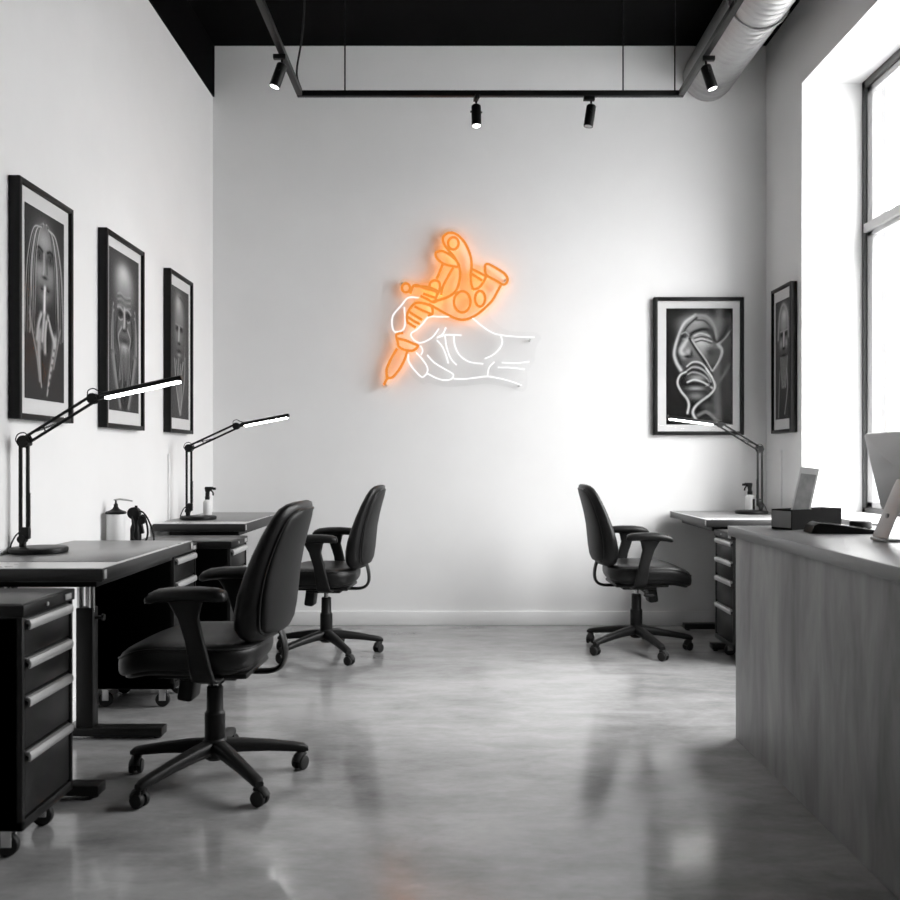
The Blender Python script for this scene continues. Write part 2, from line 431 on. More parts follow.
def next_chair(loc, rz, phase, label):
    c = copy_tree(chair); c.location = loc; c.rotation_euler = (0, 0, R(rz)); c['label'] = label
    for k in c.children:
        if k.name.startswith('star_base'): k.rotation_euler = (0, 0, R(phase - rz))
    return c
next_chair((-.775, 5.42, 0), 176, 12, 'black leather office chair behind the foreground one, facing left to the far left desk')
next_chair((1.12, 5.56, 0), 2, -3, 'black leather office chair facing right, drawn up to the right-hand desk')

for k in chair.children:
    if k.name == 'backrest':
        k.rotation_euler = (0, 0, R(-4)); k.location = (.020, -.015, 0); k.scale = (1.04, 1.02, 1)

# ------------------------------------------------------------------ desks (local: inner edge at x=0 towards -x wall, near end y=0)
def make_desk(label, L, D, side):
    """side=+1: the open edge faces +X (desk on the left wall); -1 mirrored"""
    t = thing('work_desk', label, 'desk', group='height adjustable desks')
    s = side
    def bx(m, x0, x1, *r, **k):
        a, b_ = sorted((s * x0, s * x1)); return m.box(a, b_, *r, **k)
    top = bx(MB(), -D, 0, 0, L, .767, .810, bev=.003).build('desktop', M_desk_edge, t)
    bx(MB(), -D + .004, -.004, .004, L - .004, .8095, .8115).build('steel_border', M_desk_border, top, smooth=0)
    bx(MB(), -D + .005, -.022, .19, L - .012, .811, .8130, bev=.0008).build('desk_mat', M_desk_top, top)
    for y in (.003, L - .003):
        c = MB()
        bx(c, -.0, .002, min(max(y, .01), L - .035), min(max(y, .01), L - .035) + .022, .775, .805, bev=.0005).build('corner_bracket', M_alu, top)
    bx(MB(), -D + .06, -.06, .10, L - .10, .735, .767, bev=.004).build('under_frame', M_steel_black, t)
    y1, y2 = (.155, .825) if L > 1 else (.13, .79)
    for y in (y1, y2):
        lg = bx(MB(), -.425, -.352, y - .03, y + .03, .045, .55, bev=.006)
        leg = lg.build('leg', M_steel_black, t)
        u = MB()
        for x in (-.412, -.388, -.364):
            u.cyl((s * x, y - .012 * (1 if x != -.388 else -1), .53), (s * x, y - .012 * (1 if x != -.388 else -1), .75), .013, n=16)
        u.build('leg_tube', M_chrome, leg)
        bx(MB(), -.352, -.325, y - .012, y + .012, .50, .512, bev=.004).cyl((s * -.325, y, .506), (s * -.315, y, .506), .014, n=14).build('knob', M_plastic, leg)
        ft = bx(MB(), -.50, -.062, y - .035, y + .035, .012, .048, bev=.004).build('foot', M_steel_black, t)
        for x in (-.47, -.09): MB().cyl((s * x, y, 0), (s * x, y, .014), .016, n=14).build('levelling_pad', M_rubber, ft)
    return t
d1 = make_desk('near left desk, dark edged grey top carrying the biggest lamp', 1.03, .53, 1); d1.location = (-1.165, 2.975, 0)
d2 = make_desk('far left desk against the left wall, mostly behind two drawer cabinets', 1.10, .52, 1); d2.location = (-1.18, 5.06, 0)
d3 = make_desk('right-hand desk in the back corner, behind the reception counter end', .93, .66, -1); d3.location = (1.51, 5.40, 0)

# ------------------------------------------------------------------ rolling drawer cabinets (front face at x=0 facing +X, near side y=0)
def make_cabinet(label, W=.36, D=.46, H=.75):
    t = thing('drawer_cabinet', label, 'cabinet', group='rolling drawer cabinets')
    body = MB()
    body.box(-D, -.012, 0, W, .095, H - .035, .004)
    body.box(-D, 0, 0, .016, .095, H - .035, .003); body.box(-D, 0, W - .016, W, .095, H - .035, .003)
    body.box(-.02, 0, 0, W, .095, .125, .003)
    body.build('body', M_steel_black, t)
    tp = MB().box(-D - .003, .006, -.003, W + .003, H - .036, H, .004).build('top', M_steel_black, t)
    MB().box(-D + .012, -.008, .012, W - .012, H - .001, H + .0025, .001).build('top_mat', M_cab_mat, tp)
    MB().cyl((.004, W * .42, H - .018), (.010, W * .42, H - .018), .006, n=14).build('lock', M_alu, tp)
    MB().box(.005, .009, W - .075, W - .03, H - .028, H - .010, .001).build('badge', M_alu, tp)
    for z0, z1 in ((.600, .708), (.488, .594), (.328, .482), (.132, .322)):
        d = MB().box(-.03, -.003, .022, W - .022, z0, z1, .003).build('drawer', M_cab_front, t)
        h = MB()
        prof = [(-.004, z1 - .004), (.009, z1 - .006), (.013, z1 - .014), (.013, z1 - .026), (.009, z1 - .033), (.005, z1 - .031), (.007, z1 - .018), (-.004, z1 - .014)]
        h.loft([[V(x, y, z) for x, z in prof] for y in (.026, W - .026)])
        h.build('handle', M_alu, d)
    for x in (-.06, -D + .06):
        for y in (.06, W - .06):
            c = MB()
            c.cyl((x - .012, y - .011, .034), (x - .012, y + .011, .034), .034, n=22, bev=.005)
            ca = c.build('caster', M_rubber, t)
            f = MB()
            f.box(x - .026, x + .006, y - .017, y - .013, .030, .088, .002); f.box(x - .026, x + .006, y + .013, y + .017, .030, .088, .002)
            f.box(x - .035, x + .025, y - .025, y + .025, .084, .096, .002)
            f.build('caster_fork', M_alu, ca)
    return t
for lab, loc, rz, Wd, Dp in (
        ('black drawer cabinet at the left frame edge, in front of the near desk', (-1.25, 2.60, 0), 0, .345, .455),
        ('black drawer cabinet just past the near left desk, behind the foreground chair', (-1.316, 4.215, 0), 0, .36, .39),
        ('black drawer cabinet in front of the far left desk edge', (-1.158, 4.64, 0), 0, .36, .51),
        ('black drawer cabinet under the right-hand desk', (1.576, 5.455, 0), 180, .36, .46)):
    c = make_cabinet(lab, Wd, Dp); c.location = loc; c.rotation_euler = (0, 0, R(rz))

# ------------------------------------------------------------------ desk lamps (arms in the local XZ plane, pointing +X; origin at base centre)
def make_lamp(label, ua=35, ha=14, hl=.32):
    t = thing('desk_lamp', label, 'lamp', group='swing arm desk lamps')
    MB().lathe([(.098, 0), (.105, .002), (.107, .012), (.105, .019), (.10, .022), (.03, .023)], 48).build('base', M_lamp, t)
    px = -.062
    MB().cyl((px, 0, .021), (px, 0, .052), .013, n=18).cyl((px, -.014, .052), (px, .014, .052), .016, n=16).build('pivot', M_lamp, t)
    e = V(px + .006, 0, .428)
    lo = MB()
    lo.box(px - .006, px + .028, -.012, .012, .052, .098, .004)
    for dx in (-.008, .020):
        lo.box(px + dx - .006, px + dx + .006, -.006, .006, .06, .425, .002)
    lower = lo.build('lower_arm', M_lamp, t)
    sp = [(px + .027 + .0035 * math.cos(k * 1.3), .0045 * math.sin(k * 1.3) , .10 + .0011 * k) for k in range(120)]
    MB().tube(sp, .0014, 5).build('spring', M_lamp, lower)
    j = MB()
    for y in (-.010, .010): j.cyl((e.x, y - .003, e.z), (e.x, y + .003, e.z), .024, n=20)
    j.cyl((e.x + .014, -.02, e.z - .008), (e.x + .014, .02, e.z - .008), .009, n=14)
    j.build('elbow_joint', M_lamp, t)
    d = V(math.cos(R(ua)), 0, math.sin(R(ua))); nn = V(-d.z, 0, d.x)
    L = .305
    up = MB()
    for o_ in (-.013, .013):
        up.tube([e + nn * o_ + d * .005, e + nn * o_ + d * L], .006, 8)
    for u in (.10, .30): up.tube([e + nn * .013 + d * (L * u), e - nn * .013 + d * (L * u)], .003, 6)
    upper = up.build('upper_arm', M_lamp, t)
    sp = []
    a0, a1 = e + nn * .010 + d * .06, e - nn * .010 + d * .15
    for k in range(100):
        c = a0.lerp(a1, k / 99); sp.append(c + V(0, .004 * math.sin(k * 1.4), .004 * math.cos(k * 1.4)))
    MB().tube(sp, .0013, 5).build('spring', M_lamp, upper)
    h0 = e + d * (L + .008)
    k = MB()
    for y in (-.010, .010): k.cyl((h0.x, y - .003, h0.z), (h0.x, y + .003, h0.z), .021, n=20)
    k.cyl((h0.x + .012, -.018, h0.z), (h0.x + .012, .018, h0.z), .008, n=14)
    k.build('head_joint', M_lamp, t)
    hd = V(math.cos(R(ha)), 0, math.sin(R(ha))); hn = V(-hd.z, 0, hd.x)
    M = Matrix(((hd.x, 0, hn.x, h0.x), (0, 1, 0, 0), (hd.z, 0, hn.z, h0.z), (0, 0, 0, 1)))
    hb = MB()
    hb.box(0, .05, -.012, .012, -.010, .010, .004, M=M)
    rings = []
    for x, hw, hh in ((.03, .014, .009), (.045, .020, .011), (.32 * hl / .32 + .03, .021, .011), (.32 * hl / .32 + .038, .018, .009)):
        rings.append([V(x, y, .004 + z) for y, z in superell(hw, hh, 3, 20)])
    hb.loft(rings, M=M)
    head = hb.build('lamp_head', M_lamp, t)
    MB().box(.05, hl + .026, -.0165, .0165, -.0135, -.005, .003, M=M).build('led_diffuser', M_led, head)
    cb = MB().tube([e + V(-.012, -.008, -.015), e + V(-.028, -.01, .004), e + V(-.018, -.012, .028), e + V(.006, -.012, .034), e + V(.022, -.008, .018)], .0022, 6, smooth=6).build('cable_loop', M_rubber, lower)
    MB().tube([h0 + V(-.018, -.010, .010), h0 + V(-.014, -.012, .030), h0 + V(.006, -.012, .038), h0 + V(.026, -.01, .028), h0 + hd * .05 + V(0, -.006, .012)], .0022, 6, smooth=6).build('cable_loop', M_rubber, upper)
    MB().tube([(px + .0, -.008, .085), (px - .022, -.012, .065), (px - .040, -.012, .028), (px - .044, -.012, .002)], .003, 6, smooth=6).build('power_cable', M_rubber, t)
    return t
l1 = make_lamp('biggest desk lamp, on the near left desk, its lit head over the second portrait', 32, 12.5, .315)
l1.location = (-1.605, 3.47, .813); l1.scale = (1, 1, 1)
l2 = make_lamp('smaller looking desk lamp on the far left desk, lit head in front of blank wall', 25, 11, .285)
l2.location = (-1.54, 5.40, .813)
l3 = make_lamp('lit desk lamp on the right-hand desk, its arm pointing left', 32, 7.5, .31)
l3.location = (1.97, 5.98, .813); l3.rotation_euler = (0, 0, R(180))

# ------------------------------------------------------------------ bottles
def trigger_bottle(label, loc, rz, r, h, label_strip):
    t = thing('spray_bottle', label, 'bottle', loc, R(rz), 'spray bottles')
    MB().lathe([(r * .9, 0), (r, .004), (r, h * .78), (r * .95, h * .86), (r * .6, h * .95), (r * .45, h)], 28).build('bottle_body', M_white_plastic, t)
    m = MB()
    m.lathe([(r * .55, h - .012), (r * .55, h + .016), (r * .4, h + .022)], 20)
    m.loft([[V(x, y, z) for x, y in [(x0 + a, b_) for a, b_ in superell(hx, .011, 3, 14)]] for z, x0, hx in ((h + .018, 0, .012), (h + .045, -.001, .013), (h + .058, -.006, .022), (h + .070, -.010, .028), (h + .076, -.012, .024))])
    m.box(-.052, -.030, -.007, .007, h + .056, h + .072, .003)
    m.tube([(-.022, 0, h + .056), (-.034, 0, h + .040), (-.036, 0, h + .022)], .005, 8, smooth=4)
    m.build('trigger_head', M_plastic, t)
    if label_strip:
        pts = [(r * 1.02 * math.cos(a), r * 1.02 * math.sin(a)) for a in [R(-75 + 10 * k) for k in range(9)]]
        s = MB(); rr = [[V(x, y, z) for x, y in pts] + [V(x * .97, y * .97, z) for x, y in reversed(pts)] for z in (h * .10, h * .74)]
        s.loft(rr); s.build('bottle_label', M_plastic, t)
    return t
trigger_bottle('white spray bottle with a dark label beside the right-hand lamp', (2.015, 6.15, .813), 0, .032, .125, True)
trigger_bottle('white spray bottle with black trigger on the far left desk', (-1.535, 5.58, .813), 180, .026, .115, False)
t = thing('pump_bottle', 'large white pump bottle with black cap near the left wall', 'bottle', (-1.658, 4.40, .7525), R(0))
MB().lathe([(.040, 0), (.0435, .005), (.0435, .150), (.042, .156)], 32).build('bottle_body', M_white_plastic, t)
m = MB(); m.lathe([(.047, .154), (.050, .160), (.046, .166), (.028, .172), (.016, .180), (.010, .190), (.010, .200), (.005, .206), (.004, .222)], 28)
m.build('bottle_cap', M_plastic, t)
MB().tube([(-.010, 0, .222), (.02, 0, .226), (.055, 0, .222), (.082, 0, .217)], [.004, .005, .0045, .003], 8).build('pump_spout', M_alu, t)
t = thing('wash_bottle', 'black bottle with curled tubing beside the large white pump bottle', 'bottle', (-1.578, 4.45, .7525), R(0))
MB().lathe([(.024, 0), (.027, .004), (.027, .075), (.024, .090), (.020, .10), (.022, .13), (.022, .14), (.012, .15)], 24).build('bottle_body', M_plastic, t)
m = MB(); m.cyl((-.008, -.022, .155), (-.008, .022, .155), .030, n=22, bev=.006); m.cyl((.03, -.012, .12), (.03, .012, .12), .020, n=18); m.box(.018, .052, -.014, .014, .045, .105, .006, M=Matrix.Rotation(R(-12), 4, 'Y'))
m.cyl((0, 0, .175), (0.002, 0, .192), .007, n=10)
m.build('pump_housing', M_plastic, t)
m = MB()
m.tube([(.0, -.01, .15), (.03, -.015, .165), (.055, -.01, .14), (.075, 0, .09), (.088, 0, .045), (.090, 0, .004)], .004, 6, smooth=6)
m.tube([(.02, -.02, .13), (.045, -.02, .145), (.060, -.015, .10), (.062, -.01, .05), (.050, -.01, .01)], .005, 6, smooth=6)
m.tube([(-.01, -.026, .14), (.004, -.032, .09), (-.004, -.030, .04), (.02, -.03, .01)], .004, 6, smooth=6)
m.build('tubing', M_rubber, t)

# ------------------------------------------------------------------ framed portraits
class Paint:
    def __init__(s, w, h, bg):
        s.w, s.h = w, h
        s.n = (110, int(110 * h / w))
        u = np.linspace(0, 1, s.n[0]); v = np.linspace(0, 1, s.n[1])
        s.U, s.Vv = np.meshgrid(u, v); s.asp = h / w
        s.I = np.full(s.U.shape, bg, float)
    def mix(s, m, val, a): m = np.clip(m, 0, 1) * a; s.I = s.I * (1 - m) + val * m
    def blob(s, cx, cy, rx, ry, val, a=1, rot=0, p=2):
        dx, dy = s.U - cx, s.Vv - cy
        c, n = math.cos(R(rot)), math.sin(R(rot))
        X, Y = dx * c + dy * n, -dx * n + dy * c
        r = np.sqrt((X / rx) ** 2 + (Y / ry) ** 2)
        s.mix(np.exp(-r ** p), val, a)
    def line(s, pts, w, val, a=1, w2=None):
        P = [(p.x, p.y) for p in catmull([V(q[0], q[1], 0) for q in pts], 10)]
        best = np.full(s.U.shape, 0.)
        n = len(P)
        for i in range(n - 1):
            (x0, y0), (x1, y1) = P[i], P[i + 1]
            dx, dy = x1 - x0, (y1 - y0) * s.asp
            L2 = dx * dx + dy * dy + 1e-9
            px, py = s.U - x0, (s.Vv - y0) * s.asp
            t = np.clip((px * dx + py * dy) / L2, 0, 1)
            d = np.sqrt((px - t * dx) ** 2 + (py - t * dy) ** 2)
            ww = w if w2 is None else w + (w2 - w) * i / n
            best = np.maximum(best, np.exp(-(d / ww) ** 2))
        s.mix(best, val, a)
    def grain(s, amp):
        rng = np.random.RandomState(5); s.I = np.clip(s.I * (1 + amp * rng.randn(*s.I.shape)), .004, .9)

def art_finger(p):
    p.blob(.5, .30, .62, .55, .115, .8)
    for k in range(9):                                           # long hair falling on both sides
        f = k / 8
        p.line([(.47 - .05 * f, .06 + .02 * f), (.28 - .10 * f, .15 + .05 * f), (.20 - .08 * f, .34), (.22 - .06 * f, .52), (.16 + .02 * f, .64)], .02, .05 + .40 * (k % 3 == 0) + .10 * (k % 2), .85)
        p.line([(.52 + .05 * f, .06 + .02 * f), (.74 + .07 * f, .16 + .05 * f), (.80 + .08 * f, .36), (.84 + .04 * f, .52), (.90, .66)], .02, .05 + .34 * (k % 3 == 1) + .10 * (k % 2), .85)
    p.blob(.50, .27, .27, .20, .27, 1, 0, 4); p.blob(.46, .15, .20, .07, .40, .8); p.blob(.36, .32, .11, .05, .36, .6); p.blob(.62, .33, .09, .05, .30, .6)
    p.blob(.50, .44, .13, .045, .28, .8)
    for cx in (.355, .635):
        p.blob(cx, .235, .105, .035, .03, .95); p.line([(cx - .08, .205), (cx, .195), (cx + .08, .21)], .018, .02, .9)
        p.blob(cx, .238, .045, .012, .34, .7); p.blob(cx, .238, .022, .012, .015, 1)
    p.line([(.47, .22), (.47, .30), (.45, .335)], .018, .45, .7); p.line([(.54, .25), (.55, .32)], .02, .09, .6); p.blob(.49, .345, .07, .010, .03, .9)
    p.blob(.50, .405, .12, .018, .05, .95); p.blob(.50, .425, .09, .012, .17, .9); p.line([(.40, .41), (.60, .41)], .008, .01, .9)
    for s_ in (-1, 1):                                           # strands framing the face
        for k in range(10):
            p.line([(.50 + s_ * .01 * k, .045 + .004 * k), (.5 + s_ * (.14 + .016 * k), .11), (.5 + s_ * (.22 + .022 * k), .26), (.5 + s_ * (.24 + .026 * k), .46), (.5 + s_ * (.27 + .024 * k), .66)], .011, (.46, .02, .30, .015, .52)[(k + (s_ > 0)) % 5], .85, .004)
    p.blob(.50, .62, .30, .14, .035, .7)
    p.line([(.495, .40), (.49, .46), (.48, .53)], .032, .62, 1); p.line([(.52, .42), (.52, .52)], .012, .12, .7)
    for a_, b_, c_ in (((.40, .545), (.34, .60), (.30, .68)), ((.48, .54), (.45, .62), (.42, .72)), ((.57, .55), (.66, .62), (.76, .69)), ((.53, .58), (.50, .66), (.50, .74))):
        p.line([a_, b_, c_], .035, .45, .95); p.line([(a_[0] + .05, a_[1]), (b_[0] + .05, b_[1]), (c_[0] + .05, c_[1])], .014, .03, .9)
    p.line([(.36, .64), (.34, .74), (.37, .84), (.41, .93)], .06, .38, .95, .01); p.line([(.42, .70), (.43, .80), (.43, .90)], .02, .04, .9)
    p.line([(.76, .66), (.70, .76), (.62, .86), (.55, .97)], .06, .42, .95, .012)
    for k in range(6): p.blob(.73 - .028 * k, .72 + .042 * k, .02, .008, .06, .9)
    p.line([(.12, .55), (.20, .66), (.30, .78), (.36, .90)], .018, .35, .8); p.line([(.90, .60), (.82, .70), (.72, .82)], .015, .32, .8)
    for y in (.53, .56, .59): p.line([(.10, y), (.16, y + .02)], .015, .25, .7)
def art_elder(p):
    p.blob(.5, .35, .6, .6, .14, .7)
    p.blob(.5, .20, .30, .13, .36, 1, 0, 3); p.blob(.46, .13, .18, .06, .50, .9)
    for k in range(5): p.line([(.28, .265 + .018 * k), (.40, .255 + .018 * k), (.52, .268 + .018 * k), (.70, .258 + .018 * k)], .010, .09 if k % 2 else .42, .75)
    p.blob(.5, .40, .28, .16, .22, .9, 0, 3)
    for cx in (.37, .62):
        p.blob(cx, .385, .10, .03, .02, .95); p.line([(cx - .10, .35), (cx, .345), (cx + .10, .365)], .018, .40, .8); p.line([(cx - .07, .415), (cx, .425), (cx + .07, .415)], .012, .38, .8)
    p.line([(.50, .35), (.50, .43), (.48, .47)], .030, .46, .9); p.line([(.56, .38), (.58, .47)], .02, .05, .8); p.blob(.49, .485, .08, .012, .03, .9)
    for s in (-1, 1): p.line([(.5 + s * .10, .47), (.5 + s * .20, .53), (.5 + s * .16, .60)], .016, .42, .75); p.line([(.5 + s * .24, .42), (.5 + s * .27, .52), (.5 + s * .18, .62)], .025, .05, .8)
    p.blob(.5, .555, .13, .02, .03, .95); p.blob(.5, .60, .15, .035, .45, .85)
    for k in range(16):
        x = .32 + .024 * k; p.line([(x, .60), (.5 + (x - .5) * .9, .68), (.5 + (x - .5) * 1.2, .80 + .03 * (k % 3))], .009, .40 if k % 2 else .04, .7)
    for s in (-1, 1):                                            # hands held up beside the head
        for k in range(4):
            p.line([(.5 + s * (.42 - .025 * k), .62), (.5 + s * (.41 - .02 * k), .48 - .02 * k), (.5 + s * (.36 - .005 * k), .34 + .02 * k)], .016, .42 if k % 2 == 0 else .10, .8)
        p.line([(.5 + s * .36, .66), (.5 + s * .26, .82), (.5 + s * .14, .97)], .07, .30, .85, .03)
        p.line([(.5 + s * .30, .66), (.5 + s * .20, .82), (.5 + s * .08, .96)], .02, .03, .8)
    p.blob(.5, .88, .06, .10, .03, .9)
def art_veil(p):
    p.blob(.5, .35, .5, .5, .16, .7)
    p.blob(.46, .20, .26, .13, .28, 1, 0, 3); p.blob(.40, .12, .15, .07, .42, .9)
    for k in range(7):
        f = k / 6; p.line([(.40 + .1 * f, .06), (.70 + .04 * f, .12), (.78 + .03 * f, .30), (.74 + .05 * f, .50), (.60 + .05 * f, .62)], .012, .38 if k % 2 else .05, .8)
    p.blob(.43, .33, .24, .12, .26, .9, 0, 3)
    for cx in (.33, .56): p.blob(cx, .31, .09, .025, .02, .95); p.line([(cx - .08, .28), (cx + .08, .285)], .014, .36, .7)
    p.line([(.44, .30), (.42, .40)], .03, .45, .9); p.blob(.44, .425, .08, .012, .03, .9); p.blob(.44, .485, .11, .016, .04, .9); p.blob(.44, .51, .10, .014, .36, .8)
    for k in range(8): p.line([(.24 + .06 * k, .54 + .02 * (k % 3)), (.30 + .04 * k, .66), (.36 + .03 * k, .80), (.45 + .012 * k, .97)], .018, .40 if k % 2 else .05, .85)
    p.line([(.20, .55), (.26, .72), (.46, .95)], .02, .45, .8); p.line([(.78, .52), (.74, .70), (.52, .96)], .02, .38, .8)
def art_ribbon(p):
    p.line([(.80, .02), (.78, .30), (.76, .60), (.78, .95)], .07, .22, .7); p.line([(.95, .10), (.90, .40), (.93, .80)], .05, .10, .7)
    p.blob(.46, .30, .30, .27, .20, 1, 0, 4)                     # the head
    p.blob(.48, .12, .26, .06, .42, .9); p.blob(.40, .17, .16, .04, .30, .8); p.blob(.62, .14, .12, .05, .20, .7)
    p.line([(.44, .055), (.27, .13), (.17, .26), (.12, .38), (.15, .46), (.22, .53)], .018, .52, .95, .030); p.line([(.46, .08), (.31, .16), (.22, .27), (.17, .38), (.22, .48)], .016, .03, .9)
    p.line([(.44, .06), (.60, .07), (.72, .15), (.76, .27)], .022, .34, .85); p.line([(.45, .10), (.58, .11), (.68, .18), (.71, .27)], .014, .05, .8)
    p.blob(.53, .30, .17, .065, .50, .95, 18); p.blob(.58, .36, .10, .05, .36, .8)
    p.line([(.30, .29), (.38, .22), (.48, .19), (.60, .18), (.68, .21)], .028, .012, .95); p.line([(.42, .235), (.52, .215), (.66, .24)], .012, .55, .8)
    for k in range(3): p.line([(.42 + .01 * k, .258 + .016 * k), (.54, .245 + .016 * k), (.68, .268 + .016 * k)], .010, (.012, .50, .012)[k], .9)
    p.blob(.28, .25, .06, .035, .02, .95); p.line([(.23, .22), (.29, .205), (.34, .23)], .012, .40, .8); p.blob(.27, .265, .03, .010, .30, .8)
    p.line([(.33, .26), (.27, .31), (.22, .365), (.27, .41)], .034, .50, .95, .045); p.blob(.33, .37, .05, .03, .42, .9); p.blob(.32, .415, .07, .014, .012, .98); p.blob(.38, .39, .02, .03, .03, .8)
    p.line([(.35, .26), (.44, .345), (.55, .44), (.67, .55)], .022, .012, .97); p.line([(.385, .27), (.475, .35), (.59, .44), (.69, .54)], .010, .55, .9)
    p.line([(.70, .24), (.76, .29), (.86, .22), (.94, .14)], .026, .012, .95); p.line([(.80, .30), (.88, .26), (.95, .20)], .014, .36, .85); p.line([(.83, .36), (.90, .33), (.95, .27)], .03, .12, .8)
    p.blob(.68, .38, .09, .05, .02, .9); p.line([(.78, .31), (.84, .37), (.79, .45), (.70, .54)], .028, .46, .9, .014); p.line([(.76, .36), (.78, .42), (.70, .50)], .014, .03, .9)
    p.line([(.95, .48), (.88, .56), (.80, .62)], .02, .22, .8)
    for k in range(6):                                           # ribbons over the mouth
        v = (.58, .03, .46, .012, .40, .02)[k]
        p.line([(.31 + .004 * k, .50 + .017 * k), (.40, .462 + .022 * k), (.52, .470 + .024 * k), (.62, .53 + .020 * k), (.69 - .01 * k, .60 + .016 * k)], .013, v, .92)
    p.blob(.47, .60, .13, .03, .36, .9); p.line([(.32, .635), (.42, .615), (.55, .635), (.69, .685)], .014, .62, .95); p.line([(.33, .655), (.44, .645), (.58, .675)], .012, .012, .95)
    p.line([(.30, .545), (.21, .575), (.17, .64), (.22, .71), (.31, .775), (.34, .83), (.32, .90)], .014, .58, .95, .020); p.line([(.28, .58), (.23, .63), (.28, .70), (.36, .77)], .020, .02, .9)
    p.line([(.60, .52), (.70, .61), (.73, .68), (.66, .74), (.52, .80), (.43, .85), (.40, .90), (.45, .96)], .014, .60, .95, .022); p.line([(.66, .66), (.62, .71), (.48, .77), (.39, .82)], .020, .03, .9)
    p.blob(.45, .69, .14, .022, .40, .9); p.blob(.45, .715, .12, .010, .03, .9); p.blob(.45, .755, .13, .035, .28, .9)
    p.line([(.48, .92), (.60, .89), (.70, .93), (.76, .98)], .03, .30, .8); p.blob(.62, .84, .10, .03, .16, .8)
def art_bearded(p):
    p.blob(.5, .30, .45, .45, .13, .7)
    p.line([(.18, .32), (.28, .12), (.52, .04), (.78, .12), (.86, .32)], .05, .26, .8)
    p.blob(.55, .20, .28, .13, .24, .9, 0, 3); p.blob(.58, .13, .16, .05, .32, .9)
    for cx in (.42, .70): p.blob(cx, .29, .10, .025, .02, .95); p.line([(cx - .10, .265), (cx + .10, .26)], .016, .30, .7)
    p.line([(.56, .28), (.55, .39)], .035, .40, .9); p.blob(.55, .41, .09, .012, .02, .9); p.blob(.38, .37, .10, .04, .28, .7); p.blob(.72, .37, .09, .04, .30, .7)
    p.blob(.55, .475, .13, .016, .03, .95)
    for k in range(14): p.line([(.28 + .04 * k, .46 + .02 * (k % 2)), (.33 + .033 * k, .58), (.42 + .02 * k, .74)], .012, .34 if k % 2 else .04, .8)
    p.line([(.30, .60), (.24, .80), (.20, .98)], .03, .20, .8); p.line([(.75, .58), (.80, .74), (.62, .96)], .02, .30, .8)
def make_frame(label, art, w, h, loc, rz, border, matw, art_bg, gain=1.9):
    """local: picture in the XZ plane facing -Y, back on y=0, bottom left at origin"""
    t = thing('framed_portrait', label, 'picture', loc, R(rz), 'framed portraits')
    dp = .045
    f = MB()
    f.box(0, border, -dp, -.002, 0, h, .002); f.box(w - border, w, -dp, -.002, 0, h, .002)
    f.box(border, w - border, -dp, -.002, 0, border, .002); f.box(border, w - border, -dp, -.002, h - border, h, .002)
    f.build('frame', M_frame, t)
    MB().box(border, w - border, -.030, -.004, border, h - border).build('mat_board', M_mat_board, t, smooth=0)
    l, r_, b_, tp = matw
    x0, x1, z0, z1 = border + l, w - border - r_, border + b_, h - border - tp
    p = Paint(x1 - x0, z1 - z0, art_bg); art(p); p.I = np.clip(gain * np.clip(p.I, .001, 1) ** 1.6, .002, .85); p.grain(.05)
    nx, nz = p.n
    me = bpy.data.meshes.new('drawing')
    vs = [(x0 + (x1 - x0) * i / (nx - 1), -.0312, z1 - (z1 - z0) * j / (nz - 1)) for j in range(nz) for i in range(nx)]
    fs = [(j * nx + i, j * nx + i + 1, (j + 1) * nx + i + 1, (j + 1) * nx + i) for j in range(nz - 1) for i in range(nx - 1)]
    fs = [tuple(reversed(q)) for q in fs]
    me.from_pydata(vs, [], fs)
    at = me.color_attributes.new('ink', 'FLOAT_COLOR', 'POINT')
    c = np.ones((nz * nx, 4), np.float32); c[:, :3] = p.I.reshape(-1, 1)
    at.data.foreach_set('color', c.ravel())
    me.materials.append(M_art)
    o = bpy.data.objects.new('drawing', me); COL.objects.link(o); o.parent = t
    MB().box(border - .002, w - border + .002, -.0365, -.0345, border - .002, h - border + .002).build('glazing', M_pane, t, smooth=0)
    return t
M_art = bpy.data.materials.new('pencil_drawing'); M_art.use_nodes = True
_nt = M_art.node_tree; _a = _nt.nodes.new('ShaderNodeVertexColor'); _a.layer_name = 'ink'
_nt.links.new(_a.outputs['Color'], _nt.nodes['Principled BSDF'].inputs['Base Color']); _nt.nodes['Principled BSDF'].inputs['Roughness'].default_value = .8; _nt.nodes['Principled BSDF'].inputs['Specular IOR Level'].default_value = .08
make_frame('framed portrait of a long-haired woman with a finger to her lips', art_finger, .49, .935, (LEFT, 3.455, 1.33), 90, .022, (.045, .045, .062, .060), .085)
make_frame('framed portrait of a bald elder with raised hands, middle of the left wall row', art_elder, .53, .96, (LEFT, 4.32, 1.328), 90, .022, (.04, .035, .066, .050), .10)
make_frame('framed portrait nearest the back corner on the left wall', art_veil, .46, .965, (LEFT, 5.29, 1.335), 90, .022, (.03, .035, .066, .062), .12)
make_frame('wide framed swirling ribbon face drawing on the back wall', art_ribbon, .634, .972, (1.402, BACK, 1.346), 0, .026, (.062, .050, .048, .052), .014)
make_frame('narrow framed bearded portrait on the right wall by the window', art_bearded, .36, .974, (RIGHT, 6.155, 1.35), -90, .022, (.03, .012, .07, .07), .06, 4.5)

